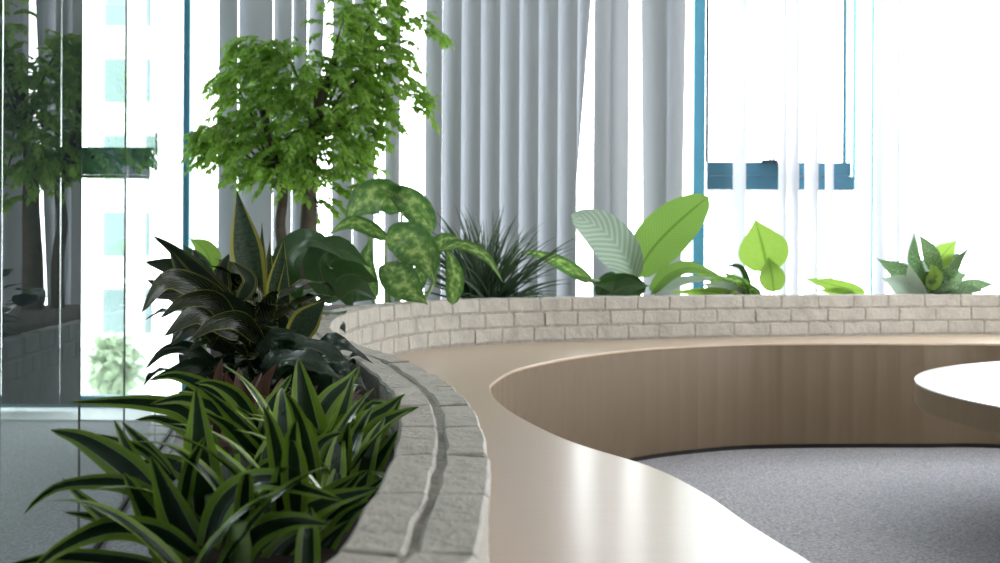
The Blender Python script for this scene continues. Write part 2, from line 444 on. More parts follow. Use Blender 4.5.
# window wall: frames, sashes, panes
def X(px, Y=YW): return (px - CX) * Y / F
def Zp(px, py, Y=YW): return Q(px, py, Y).z
def window(n, x0, x1, mull=.062, sash=None):
    r = empty('window_%d' % n, ((x0 + x1) / 2, YW, 0)); r['kind'] = 'structure'
    f = MB()
    f.box((x0 - mull/2, YW - .05, FZ), (x0 + mull/2, YW + .05, ZC)); 
    f.box((x0 + mull/2, YW - .04, FZ), (x1 - mull/2, YW + .04, .03)); f.box((x0 + mull/2, YW - .04, ZC - .1), (x1 - mull/2, YW + .04, ZC))
    f.build('window_frame', M['blue'], r, bevel=.003)
    g = MB(); g.box((x0 + mull/2, YW - .004, .03), (x1 - mull/2, YW + .004, ZC - .1)); g.build('pane', M['glass'], r)
    return r
# main room window_1 : from the glass partition to the blue mullion ; window_2 : the open bay with the sash
xm0, xm1, xm2 = X(187.5), X(697.5, YW), X(870)
w1 = window(1, xm0, xm1, .042); adopt(w1)
w2 = window(2, xm1, xm2, .066)
zr0, zr1 = Zp(780, 190), Zp(780, 163)
s = MB(); s.box((X(705.5), YW - .055, zr0), (X(851), YW - .012, (zr0 + zr1)/2 - .001)); s.box((X(705.5), YW - .062, (zr0 + zr1)/2 + .001), (X(848), YW - .012, zr1)); sr2 = s.build('sash_rail', M['sash'], w2, bevel=.002)
s = MB(); s.box((X(705.5), YW - .052, zr0 - .012), (X(851), YW - .012, zr0 - .002)); s.build('sash_sill', M['sleeve'], w2)
s = MB(); s.box((X(704), YW - .05, zr1), (X(706.5), YW - .03, ZC - .1)); s.box((X(840.5), YW - .05, zr1), (X(842), YW - .03, ZC - .1))
s.build('gasket', M['gasket'], [c for c in w2.children if c.name.startswith('window_frame')][0])
s = MB(); s.box((X(842), YW - .05, zr0), (X(844), YW - .02, ZC - .1)); s.box((X(850.5), YW - .05, zr0), (X(853), YW - .02, ZC - .1)); s.build('sash_stile', M['bluelight'], w2)
s = MB(); s.box((X(784), YW - .06, .62), (X(786.4), YW - .03, Zp(785, 214))); s.build('lower_post', M['gasket'], w2)
h = MB(); a = Q(762, 161.5, YW - .09); h.box((a.x, YW - .1, zr1 - .005), (a.x + .09, YW - .062, zr1 + .012)); h.tube([Q(770, 160, YW-.09), Q(771, 156, YW-.10), Q(777, 164, YW - .10), Q(779.5, 180, YW - .10)], .007, .006)
h.build('handle', M['handle'], sr2)
adopt(w2)
w3 = window(3, xm2, 5.4, .012); adopt(w3)
# other room's window
w5 = window(5, X(20), xm0, .04)
zb0, zb1 = Zp(120, 175), Zp(120, 148)
s = MB(); s.box((X(20), YW - .06, zb0), (X(156), YW - .01, zb1)); s.build('sash_rail', M['sash'], w5, bevel=.002)
s = MB(); s.box((X(20), YW - .05, zb0 - .02), (X(156), YW - .01, zb0 - .003)); s.build('sash_sill', M['gasket'], w5)
adopt(w5)
w6 = window(6, -6.9, X(20), .04); adopt(w6)
# glass partition
gp0 = Vector((X(187.5), YW - .05)); ta = .1625
def gp(y): return (gp0.x + ta * (gp0.y - y), y)
wl = empty('wall_left', (gp(4)[0], 4, 0)); wl['kind'] = 'structure'
js = [6.95, 5.85, 4.75, 3.73, 2.69, 1.65, .6, -.45, -1.5, -2.6]
yy = [YW - .05] + js
for a, b in zip(yy, yy[1:]):
    g = MB(); g.slab(gp(a - .003), gp(b + .003), .006, FZ + .02, ZC); g.build('glass_panel', M['partition'], wl)
for j in js[:-1]:
    g = MB(); g.slab(gp(j + .0025), gp(j - .0025), .0065, FZ + .02, ZC); g.build('joint', M['gasket'], wl)
g = MB(); g.slab(gp(YW - .05), gp(-2.6), .014, FZ, FZ + .02); g.build('floor_channel', M['liner'], wl)
adopt(wl)

# ------------------------------------------------------------------ vertical blinds
def vane(parent, m, px0, px1, ang=25, bot=(None, None), y=YB, depth=.016, z0=.06, z1=2.78, over=.003, flip=-1):
    """hanging fabric strip; px0..px1 at eye level, optionally other pixels (bot) at its lower end"""
    x0, x1 = X(px0, y), X(px1, y) + over
    b0 = X(bot[0], y) if bot[0] is not None else x0; b1 = X(bot[1], y) + over if bot[1] is not None else x1
    K, R = 8, 12; vs = []; fs = []; dy = math.tan(math.radians(ang))
    for r in range(R + 1):
        t = r / R; z = z0 + (z1 - z0) * t; q = max(0, min(1, (z - .55) / 1.75)); 
        l = b0 + (x0 - b0) * q; rr = b1 + (x1 - b1) * q
        for k in range(K + 1):
            u = k / K
            vs.append((l + (rr - l) * u, y + (u - .5) * (x1 - x0) * dy * flip + depth * (4 * u * (1 - u)) * -1 + .002 * math.sin(z * 3 + px0), z))
    for r in range(R):
        for k in range(K):
            a = r * (K + 1) + k; fs.append((a, a + 1, a + K + 2, a + K + 1))
    return mesh_obj('vane', vs, fs, m, parent, smooth=True)
def headrail(parent, x0, x1):
    h = MB(); h.box((x0, YB - .03, 2.79), (x1, YB + .03, 2.85)); h.build('headrail', M['sleeve'], parent, bevel=.003)
b1 = empty('vertical_blind', (X(320, YB), YB, 0))
for a, b, g in ((217,237,20),(237,272,12),(272,291,14),(291,306,20)): vane(b1, M['vane'], a, b, g)
vane(b1, M['vane'], 306, 325, 50, bot=(300, 312))
for a, b, g in ((331,352,20),(352,374,20),(384,399,25)): vane(b1, M['vane'], a, b, g)
headrail(b1, X(210, YB), X(423, YB)); adopt(b1)
tag(b1, 'pale grey vertical blind with uneven gaps hanging behind the small-leaved tree', 'blind')
b2 = empty('vertical_blind', (X(540, YB), YB, 0))
vane(b2, M['vane'], 424, 441, 35)
px = 441
for i in range(7): vane(b2, M['vane'], px, px + 19.2, 36); px += 19.2
vane(b2, M['vane'], px, 589, 35, bot=(px - 3, 566))
vane(b2, M['vane'], 593, 612, 10); vane(b2, M['vane'], 610, 628, -20)
vane(b2, M['vane'], 641, 664, 45, bot=(645, 664)); vane(b2, M['vane'], 664, 684, 15, bot=(662, 680))
headrail(b2, X(423.5, YB), X(688, YB)); adopt(b2)
tag(b2, 'pale grey vertical blind of evenly overlapping strips between the tree and the blue mullion', 'blind')
b3 = empty('vertical_blind', (X(60, YB), YB, 0))
px = 79
for i in range(40):
    if i in (1, 4): px -= 1.3
    vane(b3, M['vane_dim'], px - 19.2, px, 14, over=.016, depth=.012, z0=.0); px -= 19.2
    if px < -560: break
headrail(b3, X(-570, YB), X(81, YB)); adopt(b3)
tag(b3, 'dimly backlit vertical blind in the neighbouring room seen through the glass partition', 'blind')
def sheers(label, lst):
    r = empty('sheer_blind', (X(sum(l[0] for l in lst) / len(lst), YB), YB, 0))
    for a, b, g in lst: vane(r, M['sheer'], a, b, g, over=0)
    headrail(r, X(lst[0][0], YB), X(lst[-1][1], YB)); adopt(r); tag(r, label, 'blind')
sheers('sheer white blind strips hanging loosely in front of the open window sash', [(734,744,60),(779,785,60),(788,797,60),(806,816,60),(826,832,60)])
bv = empty('vertical_blind', (X(930, YB), YB, 0))
for a_, b_, g_, m_ in ((875,885,30,'voile'),(893,899,50,'voile'),(902,918,20,'voile'),(933,958,10,'sheer')): vane(bv, M[m_], a_, b_, g_, over=0)
headrail(bv, X(872, YB), X(1110, YB)); adopt(bv)
tag(bv, 'white translucent blind strips washed out by daylight above the mottled plant at the right', 'blind')

# ------------------------------------------------------------------ planter: inside kerb, soil
kerb_pts = [(-.36,1.55),(-.40,1.76),(-.53,2.4),(-.69,3.1),(-.89,4.0),(-1.12,5.0),(-1.36,5.9),(-1.52,6.55)]
kerb = Curve(crom([Vector((x, y, .64)) for x, y in kerb_pts], 10))
kw = empty('planter_kerb', (kerb.at(1).x, kerb.at(1).y, 0)); kb = MB()
for course in range(2):
    s_ = 0 if course == 0 else .12
    while s_ < kerb.L - .05:
        l = .21 * random.uniform(.95, 1.04); brick(kb, kerb, s_, min(s_ + l - G, kerb.L), 0, .055, .61 - (course+1)*CH + .008, .61 - course*CH); s_ += l
kb.build('brickwork', M['kerb'], kw); strip(kerb, .004, .047, FZ, .604, 120).build('mortar', M['kerb'], kw); adopt(kw)
tag(kw, 'low grey brick kerb on the glass side of the planter, mostly hidden by leaves', 'brick wall')
# soil sheet
n = 90; vs = []; fs = []; KS = 8
farL = [Vector((-1.60, 7.05, 0))]
left = Curve([Vector((-.44,.40,0)), Vector((-.34,.8,0)), Vector((-.30,1.06,0)), Vector((-.315,1.3,0))] + [Vector((p.x, p.y, 0)) for p in kerb.p] + [Vector((-1.58,6.9,0)), Vector((-1.3,7.15,0)), Vector((0,7.18,0)), Vector((4.5,7.2,0)), Vector((5.0,6.5,0)), Vector((5.1,5.2,0))])
lt = left.s[left.near(Vector((-1.45, 6.1, 0)))]
for i in range(n + 1):
    f = 2 * i / n
    a = wt * f if f <= 1 else wt + (inner.L - wt) * (f - 1); b = lt * f if f <= 1 else lt + (left.L - lt) * (f - 1)
    A = lat(inner, a, W - .01, .58); B = left.at(b); B.z = .58
    for k in range(KS + 1):
        p = A.lerp(B, k / KS); p.z = .585 + .018 * noise.noise(p * 6) + .01 * noise.noise(p * 25); vs.append(p)
for i in range(n):
    for k in range(KS): a = i*(KS+1) + k; fs.append((a, a + KS + 1, a + KS + 2, a + 1))
o = mesh_obj('potting_soil', vs, fs, M['soil'], None, smooth=True); tag(o, 'dark potting soil filling the brick planter between the plants', 'soil', kind='stuff')
pb = strip(left, -.012, .012, FZ, .57, 200); pbo = pb.build('planter_liner', M['liner']); tag(pbo, 'thin black back panel closing the planter along the window side', 'panel')

# ------------------------------------------------------------------ leaves
PROF = dict(
    lance=lambda t: (math.sin(PI * min(1, t * .88 + .06) ** .75) ** .8) * (1 - t) ** .25 * .98 + .02,
    sword=lambda t: (.5 + .5 * math.sin(PI * t ** 2)) * min(1, (1 - t) * 3.4) ** .75,
    ovate=lambda t: max(0, math.sin(PI * t ** .74)) ** (.6 + .75 * t),
    paddle=lambda t: math.sin(PI * t ** .9) ** .55,
    strap=lambda t: min(1, t * 6 + .35) * min(1, (1 - t) * 2.2) ** .8,
)
def leaf_geo(pts, width, prof='lance', roll=0, fold=.25, view=None, nl=16, nw=6, wave=0, cup=0, seed=0, face=None):
    """blade swept along a spline of world points; roll turns it about its spine (0 = broad side towards the room)"""
    c = Curve(crom(pts, 8)); vs = []; uv = []; fs = []
    pf = PROF[prof]
    side_prev = None
    for i in range(nl + 1):
        t = i / nl; d = c.L * t; p = c.at(d); a = c.at(max(0, d - .01)); b = c.at(min(c.L, d + .01)); tg = (b - a).normalized()
        vd = face.copy() if face else (Vector((0, 0, HC)) - p).normalized()
        sd = tg.cross(vd)
        if sd.length < .25 and side_prev is not None: sd = side_prev - tg * side_prev.dot(tg)
        sd.normalize()
        if side_prev is not None and sd.dot(side_prev) < 0: sd = -sd
        side_prev = sd
        nr = sd.cross(tg).normalized()
        sr = sd * math.cos(roll) + nr * math.sin(roll); nn = nr * math.cos(roll) - sd * math.sin(roll)
        w = width * .5 * max(.0, pf(t)) 
        for k in range(nw + 1):
            u = k / nw * 2 - 1
            off = abs(u) * w * fold - cup * w * (u * u)
            wv = wave * w * math.sin(t * 17 + seed + (u > 0) * 2) * abs(u) ** 2
            vs.append(p + sr * u * w + nn * (off + wv)); uv.append((k / nw, t))
    for i in range(nl):
        for k in range(nw): q = i*(nw+1) + k; fs.append((q, q+1, q+nw+2, q+nw+1))
    return vs, fs, uv
def leaf(root, m, pxs, Y0, Y1, wpx, prof='lance', roll=0, fold=.25, wave=.05, cup=0, name='leaf', label=None, bulge=0):
    """leaf whose spine passes the given photo points, running from depth Y0 at its base to Y1 at its tip; wpx = width in photo px"""
    n = len(pxs); pts = []
    for i, (x, y) in enumerate(pxs):
        t = i / (n - 1); pts.append(Q(x, y, Y0 + (Y1 - Y0) * t - bulge * math.sin(PI * t)))
    w = wpx * (Y0 + Y1) / 2 / F
    vs, fs, uv = leaf_geo(pts, w, prof, roll, fold, wave=wave, cup=cup, seed=pxs[0][0])
    o = mesh_obj(name, vs, fs, m, root, uv, smooth=True)
    if label: o['label'] = label
    return o
def rleaf(root, m, base, az, el, length, width, prof='lance', droop=.6, roll=0, fold=.25, wave=.05, cup=0, nl=12):
    """free leaf growing from base: azimuth, start elevation, drooping with gravity"""
    p = Vector(base); pts = [p.copy()]; e = el
    for i in range(5):
        d = Vector((math.cos(az) * math.cos(e), math.sin(az) * math.cos(e), math.sin(e)))
        p = p + d * length / 5; pts.append(p.copy()); e -= droop * (.12 + .12 * i)
    h = Vector((math.cos(az), math.sin(az), 0))
    vs, fs, uv = leaf_geo(pts, width, prof, roll, fold, wave=wave, cup=cup, seed=az * 7, nl=nl, face=(Vector((0, 0, 1)) - h * .35).normalized())
    return mesh_obj('leaf', vs, fs, m, root, uv, smooth=True)
def stem(root, pxs, Y0, Y1, r, m='stem', r1=None):
    n = len(pxs); mb = MB(); mb.tube(crom([Q(x, y, Y0 + (Y1 - Y0) * i / (n - 1)) for i, (x, y) in enumerate(pxs)], 6), r, r1 or r * .7)
    return mb.build('stem', M[m], root, smooth=True)
def plant(name, px, Y, label, cat='plant'):
    b = Q(px, 245, Y); r = empty(name, (b.x, Y, .585)); tag(r, label, cat); return r
def stalk(root, base, h, r, m='stem'):
    mb = MB(); b = Vector(base); mb.tube([b + Vector((0,0,-.01)), b + Vector((.003,.002,h*.5)), b + Vector((0,0,h))], r, r*.8); return mb.build('stem', M[m], root, smooth=True)

D = L['dracaena']
# ---- near dracaena, left front
r = plant('dracaena', 222, 1.52, 'nearest green dracaena with lime edged sword leaves arching left toward the glass')
bx = r.location
for pxs, y0, y1, w, kw_ in [
    ([(214,560),(203,490),(196,388)], 1.52, 1.50, 40, {}),
    ([(205,575),(178,520),(151,456)], 1.50, 1.42, 36, dict(roll=.25)),
    ([(190,580),(158,530),(124,473)], 1.52, 1.46, 34, dict(roll=-.2)),
    ([(182,510),(190,468),(205,436)], 1.50, 1.46, 15, {}),
    ([(205,520),(196,470),(186,430)], 1.58, 1.56, 30, {}),
    ([(215,560),(238,500),(262,452)], 1.58, 1.6, 26, {}),
    ([(160,500),(125,466),(85,440),(51,430)], 1.55, 1.58, 30, dict(roll=.35)),
    ([(200,545),(155,500),(120,482),(66,484),(40,497),(24,514)], 1.5, 1.48, 20, dict(roll=.5)),
    ([(200,560),(160,533),(110,527),(60,548),(22,580)], 1.42, 1.30, 26, dict(roll=.4)),
    ([(170,570),(120,560),(60,556),(5,566)], 1.40, 1.34, 22, dict(roll=.6)),
    ([(203,570),(222,508),(258,481),(300,488),(343,501)], 1.46, 1.36, 28, dict(roll=.45)),
    ([(212,585),(262,540),(320,505),(378,488)], 1.44, 1.42, 34, dict(roll=.3)),
    ([(220,590),(250,540),(290,522),(330,525)], 1.38, 1.34, 30, dict(roll=.3)),
    ([(235,590),(240,540),(262,500),(290,480)], 1.5, 1.5, 24, {}),
    ([(170,490),(140,470),(114,420)], 1.62, 1.64, 16, {}),
    ([(175,480),(150,450),(122,422)], 1.66, 1.68, 15, dict(roll=.4)),
    ([(170,475),(140,448),(98,434)], 1.64, 1.64, 10, dict(roll=.5)),
    ([(160,545),(110,520),(82,498),(62,478)], 1.56, 1.58, 17, dict(roll=-.3)),
    ([(150,540),(110,520),(64,512)], 1.6, 1.6, 14, dict(roll=.5)),
    ([(215,490),(170,462),(140,462)], 1.7, 1.72, 22, dict(roll=.4)),
    ([(225,470),(190,415),(145,402),(70,402)], 1.78, 1.70, 20, dict(roll=.45)),
    ([(245,455),(225,415),(188,398),(150,404)], 1.78, 1.72, 20, dict(roll=.35)),
    ([(225,455),(190,430),(158,418),(135,420)], 1.80, 1.78, 16, dict(roll=.5)),
    ([(245,440),(215,395),(180,376),(152,378)], 1.9, 1.88, 20, dict(roll=.4)),
    ([(262,440),(240,400),(215,384),(195,383)], 1.86, 1.82, 18, dict(roll=.3)),
    ([(280,465),(250,432),(222,404),(198,386)], 1.76, 1.72, 22, dict(roll=.8)),
    ([(268,470),(235,430),(205,412)], 1.72, 1.68, 24, dict(roll=.7)),
]: leaf(r, D, pxs, y0, y1, w * 1.25, **kw_)
random.seed(11)
for k in range(18):
    b = Vector((random.uniform(-.34, -.18), random.uniform(1.2, 1.75), random.uniform(.56, .62)))
    rleaf(r, D, b, random.uniform(0, 2*PI), random.uniform(.5, 1.1), random.uniform(.14, .22), random.uniform(.028, .038), droop=random.uniform(.3, .9))
for (x, y) in ((-.33, 1.5), (-.27, 1.35), (-.38, 1.7)): stalk(r, (x, y, .58), .05, .012, 'palestem')
adopt(r)
# ---- second dracaena by the wall
r = plant('dracaena', 325, 2.0, 'upright green dracaena with lime edged leaves leaning over the top of the near brick wall')
for pxs, y0, y1, w, kw_ in [
    ([(318,470),(306,410),(298,358)], 1.95, 1.95, 33, {}),
    ([(268,465),(266,418),(292,374)], 1.9, 1.95, 20, dict(roll=.3)),
    ([(300,450),(328,402),(350,380),(360,366)], 2.0, 2.05, 22, dict(roll=.3)),
    ([(315,470),(338,425),(349,390),(354,372)], 1.9, 1.92, 17, {}),
    ([(305,500),(345,440),(385,410),(405,394)], 1.85, 1.85, 30, dict(roll=.35)),
    ([(325,500),(365,450),(390,420),(402,396)], 1.80, 1.80, 18, dict(roll=.3)),
    ([(345,480),(375,430),(398,415),(419,407)], 1.80, 1.78, 19, dict(roll=.35)),
    ([(272,470),(258,425),(236,406)], 1.84, 1.82, 12, dict(roll=.5)),
    ([(318,465),(308,425),(286,410)], 1.78, 1.76, 12, dict(roll=.4)),
    ([(275,480),(280,440),(296,420)], 1.80, 1.82, 18, {}),
    ([(300,490),(315,450),(330,430)], 1.74, 1.74, 20, {}),
    ([(285,500),(310,460),(325,440),(345,432)], 1.72, 1.72, 20, dict(roll=.4)),
    ([(240,500),(262,470),(285,460),(303,452)], 1.6, 1.6, 16, dict(roll=.4)),
    ([(300,520),(340,490),(368,470)], 1.62, 1.6, 22, dict(roll=.3)),
    ([(310,540),(350,505),(387,476)], 1.56, 1.55, 20, dict(roll=.2)),
    ([(290,560),(330,510),(362,472)], 1.60, 1.6, 22, dict(roll=-.3)),
    ([(330,480),(352,440),(372,404),(402,412)], 1.95, 1.9, 13, dict(roll=.5)),
    ([(320,560),(345,520),(372,500)], 1.5, 1.5, 20, dict(roll=.2)),
    ([(345,500),(375,465),(398,430)], 1.76, 1.76, 20, dict(roll=.2)),
    ([(300,590),(322,550),(350,520)], 1.42, 1.42, 26, dict(roll=.2)),
    ([(260,590),(285,550),(330,520)], 1.40, 1.42, 28, dict(roll=.2)),
]: leaf(r, D, pxs, y0, y1, w * 1.25, **kw_)
for k in range(30):
    b = Vector((0, 0, 0)); b.y = random.uniform(1.35, 2.1); b.x = lat(inner, inner.s[inner.near(Vector((-.05, b.y, H1)))], .20, 0).x + random.uniform(-.08, .03); b.z = random.uniform(.56, .62)
    rleaf(r, D, b, random.uniform(PI * .3, PI * 1.7), random.uniform(.6, 1.2), random.uniform(.13, .2), random.uniform(.026, .036), droop=random.uniform(.3, .8))
for (x, y) in ((-.26, 1.85), (-.24, 1.6), (-.30, 2.05)): stalk(r, (x, y, .58), .05, .012, 'palestem')
adopt(r)

# ---- dark striped foliage
r = plant('striped_foliage_plant', 235, 2.85, 'bushy dark plant with yellow striped pointed leaves against the bright glass')
ST, SP = L['striped'], L['spear']
for pxs, y0, y1, w, kw_, m_ in [
    ([(238,312),(200,272),(172,248),(153,236)], 2.8, 2.75, 24, dict(roll=.4), SP),
    ([(215,320),(190,285),(170,250)], 2.75, 2.7, 26, dict(roll=.1), SP),
    ([(225,325),(190,292),(146,296)], 2.75, 2.65, 34, dict(roll=.3), ST),
    ([(232,310),(195,285),(165,280),(142,312)], 2.7, 2.55, 30, dict(roll=.3), ST),
    ([(210,300),(180,270),(146,262)], 2.85, 2.8, 30, dict(roll=.2), L['dark']),
    ([(205,310),(180,295),(148,280)], 2.85, 2.8, 24, dict(roll=.2), ST),
    ([(240,335),(200,312),(164,336)], 2.65, 2.5, 30, dict(roll=.4), ST),
    ([(230,350),(200,325),(170,345)], 2.7, 2.6, 26, dict(roll=.4), L['dark']),
    ([(222,372),(190,348),(165,350),(146,368)], 2.7, 2.6, 18, dict(roll=.4), L['dark']),
    ([(230,385),(200,365),(172,372),(150,380)], 2.6, 2.5, 22, dict(roll=.4), L['dark']),
    ([(222,300),(222,272),(229,254)], 2.8, 2.8, 22, {}, SP),
    ([(240,300),(250,280),(233,262)], 2.75, 2.75, 18, {}, SP),
    ([(205,300),(200,270),(193,250)], 2.9, 2.9, 26, {}, L['dark']),
    ([(235,330),(215,300),(185,300),(160,318)], 2.6, 2.5, 26, dict(roll=.5), ST),
    ([(260,340),(240,320),(215,322),(190,340)], 2.55, 2.45, 26, dict(roll=.5), ST),
    ([(250,320),(225,300),(205,290)], 2.7, 2.65, 30, dict(roll=.5), L['dark']),
]: leaf(r, m_, pxs, y0, y1, w, **kw_)
random.seed(21)
for k in range(60):
    a = random.uniform(0, 2*PI); rr = random.uniform(.0, .15)
    b = Vector((-.57 + rr * math.cos(a) * .7, 2.85 + rr * math.sin(a), random.uniform(.62, .80)))
    rleaf(r, random.choice([ST, ST, L['dark']]), b, random.uniform(0, 2*PI), random.uniform(.2, .9), random.uniform(.12, .19), random.uniform(.05, .07), 'ovate', droop=random.uniform(.5, 1.1), fold=.15, wave=.15)
for (x, y) in ((-.60, 2.85), (-.68, 2.9), (-.56, 2.78), (-.63, 2.75)): stalk(r, (x, y, .58), .24, .008)
adopt(r)
# ---- snake plants
SN = L['snake']
r = plant('snake_plant', 262, 3.0, 'snake plant with one tall dark yellow edged sword leaf above the rest')
for pxs, y0, y1, w, kw_ in [
    ([(262,385),(254,300),(244,235),(237,190)], 3.0, 3.0, 33, {}),
    ([(266,385),(262,300),(262,222)], 3.02, 3.0, 11, {}),
    ([(272,385),(268,290),(270,240)], 3.06, 3.06, 14, {}),
    ([(268,390),(276,300),(284,238)], 2.98, 2.95, 22, {}),
    ([(282,390),(284,310),(286,258)], 2.9, 2.9, 16, dict(roll=.4)),
    ([(250,380),(238,310),(232,262)], 3.0, 3.0, 20, {}),
    ([(290,385),(298,335),(326,299)], 2.85, 2.85, 30, dict(roll=.1)),
    ([(255,385),(248,320),(252,270)], 2.9, 2.9, 18, dict(roll=.3)),
]: leaf(r, SN, pxs, y0, y1, w, 'sword', fold=.3, wave=.02, **kw_)
leaf(r, SP, [(285,375),(290,330),(310,308),(330,295)], 2.95, 2.95, 14, roll=.5)
adopt(r)
# ---- low dark glossy plant between
r = plant('dark_glossy_plant', 300, 2.5, 'low plant with nearly black crinkled glossy leaves beside the brick wall bend')
for pxs, y0, y1, w, kw_ in [
    ([(290,400),(268,350),(300,345),(330,352),(360,375)], 2.6, 2.45, 34, dict(roll=.9, wave=.3)),
    ([(300,400),(320,352),(345,348),(374,364)], 2.7, 2.5, 30, dict(roll=.9, wave=.35)),
    ([(280,400),(275,365),(310,362),(352,388)], 2.45, 2.3, 30, dict(roll=.8, wave=.3)),
    ([(310,410),(330,375),(350,372),(368,392)], 2.5, 2.4, 26, dict(roll=.7, wave=.3)),
    ([(300,400),(290,350),(270,340)], 2.6, 2.5, 34, dict(roll=.4, wave=.3)),
]: leaf(r, L['dark'], pxs, y0, y1, w, 'ovate', cup=.1, **kw_)
random.seed(5)
for k in range(46):
    b = Vector((random.uniform(-.56, -.36), random.uniform(2.35, 2.8), random.uniform(.58, .66)))
    rleaf(r, L['dark'], b, random.uniform(0, 2*PI), random.uniform(.2, 1.0), random.uniform(.10, .15), random.uniform(.05, .07), 'ovate', droop=random.uniform(.5, 1.3), wave=.3)
stalk(r, (-.45, 2.5, .58), .08, .01); stalk(r, (-.56, 2.6, .58), .09, .01)
adopt(r)
# ---- cordyline
r = plant('red_cordyline', 245, 2.2, 'low cordyline with upright maroon and green leaves behind the front dracaenas')
for pxs, y0, y1, w, kw_ in [
    ([(236,425),(232,398),(226,372)], 2.15, 2.12, 20, {}), ([(228,425),(218,385),(222,358)], 2.2, 2.2, 16, {}),
    ([(262,425),(262,390),(276,364)], 2.2, 2.2, 18, {}), ([(248,425),(250,395),(262,372)], 2.2, 2.22, 16, dict(roll=.5)),
    ([(240,425),(246,400),(240,380)], 2.2, 2.2, 20, {}), ([(275,425),(278,395),(283,378)], 2.2, 2.25, 18, {}),
    ([(290,430),(305,400),(318,385)], 2.3, 2.3, 20, dict(roll=.3)), ([(300,430),(325,400),(345,388)], 2.3, 2.35, 22, dict(roll=.5)),
    ([(320,430),(340,405),(362,395)], 2.3, 2.35, 20, dict(roll=.5)), ([(210,425),(205,400),(195,390)], 2.2, 2.2, 16, dict(roll=.2)),
]: leaf(r, L['red'], pxs, y0, y1, w, **kw_)
for k in range(26):
    b = Vector((random.uniform(-.48, -.28), random.uniform(2.1, 2.4), .59))
    rleaf(r, L['red'], b, random.uniform(0, 2*PI), random.uniform(.6, 1.3), random.uniform(.1, .15), random.uniform(.03, .04), droop=.4)
adopt(r)

# ---- broad dark plant at the wall's bend
r = plant('broad_leaf_shrub', 320, 4.3, 'dark broad-leaved shrub behind the bend of the brick wall below the tree trunks')
for pxs, y0, y1, w, kw_ in [
    ([(300,300),(285,262),(310,240),(350,262)], 4.3, 4.1, 30, dict(roll=.6)), ([(330,300),(320,262),(340,250),(372,268)], 4.2, 4.1, 34, dict(roll=.4)),
    ([(300,300),(290,272),(300,252),(325,245)], 4.35, 4.3, 24, dict(roll=.4)), ([(280,300),(275,270),(285,245)], 4.3, 4.3, 28, {}),
    ([(320,300),(345,275),(380,282)], 4.3, 4.2, 36, dict(roll=.2)), ([(340,300),(355,290),(378,300)], 4.2, 4.1, 30, {}),
]: leaf(r, L['mid'], pxs, y0, y1, w, 'ovate', **kw_)
random.seed(31)
for k in range(64):
    a = random.uniform(0, 2*PI); rr = random.uniform(0, .22)
    b = Vector((-.82 + rr * math.cos(a), 4.55 + rr * math.sin(a) * .8, random.uniform(.58, .76)))
    rleaf(r, random.choice([L['mid'], L['dark'], L['dark']]), b, random.uniform(0, 2*PI), random.uniform(.1, .8), random.uniform(.14, .22), random.uniform(.08, .12), 'ovate', droop=random.uniform(.5, 1.1), fold=.1)
for (x, y) in ((-.82, 4.55), (-.9, 4.6), (-.76, 4.5)): stalk(r, (x, y, .58), .18, .012)
adopt(r)
# ---- pale rounded leaf plant far left
r = plant('rounded_leaf_plant', 205, 6.3, 'light green plant with a rounded leaf showing beside the blue mullion at the far left')
leaf(r, L['bright'], [(215,275),(205,250),(189,238)], 6.3, 6.3, 26, 'ovate', roll=.2)
leaf(r, L['mid'], [(212,280),(200,262),(182,244)], 6.2, 6.2, 18, 'ovate', roll=.4)
for k in range(14):
    b = Vector((-1.38 + random.uniform(-.06, .06), 6.2 + random.uniform(-.06, .06), .62))
    rleaf(r, L['mid'], b, random.uniform(0, 2*PI), random.uniform(.5, 1.2), .16, .07, 'ovate', droop=.6)
stem(r, [(216,340),(217,300),(215,275)], 6.3, 6.3, .008); adopt(r)

# ---- dieffenbachia
r = plant('dieffenbachia', 395, 5.7, 'dieffenbachia with large cream mottled arching leaves in front of the tree base')
DF = L['dieff']
for pxs, y0, y1, w, kw_ in [
    ([(402,212),(385,196),(362,202),(343,226)], 6.0, 5.9, 42, dict(roll=.2)),
    ([(432,234),(418,210),(398,194),(376,184)], 5.9, 6.0, 34, dict(roll=.1)),
    ([(388,240),(370,228),(350,222),(326,236)], 5.8, 5.7, 22, dict(roll=.6)),
    ([(385,238),(405,240),(425,258),(436,288)], 5.7, 5.5, 46, dict(roll=.1)),
    ([(388,262),(392,270),(405,285),(428,305)], 5.6, 5.5, 42, dict(roll=.1)),
    ([(375,300),(366,265),(372,235)], 5.7, 5.7, 26, dict(roll=.5)),
    ([(438,250),(462,245),(487,258),(504,284)], 5.6, 5.5, 15, dict(roll=.5)),
    ([(452,305),(455,275),(446,246)], 5.6, 5.6, 22, dict(roll=.2)),
    ([(430,262),(442,240),(462,238)], 5.7, 5.7, 18, dict(roll=.4)),
    ([(360,300),(350,265),(335,248)], 5.8, 5.8, 28, dict(roll=.4)),
    ([(405,300),(420,275),(436,262)], 5.75, 5.75, 26, dict(roll=.3)),
]: leaf(r, DF, pxs, y0, y1, w * .88, 'ovate', fold=.12, **kw_)
for pxs in ([(396,330),(398,270),(402,212)], [(392,330),(405,280),(432,234)], [(380,330),(370,280),(368,222)], [(390,330),(386,290),(386,240)], [(400,330),(430,290),(438,250)], [(395,330),(390,300),(388,262)]):
    stem(r, pxs, 5.8, 5.8, .012, 'palestem', .006)
adopt(r)
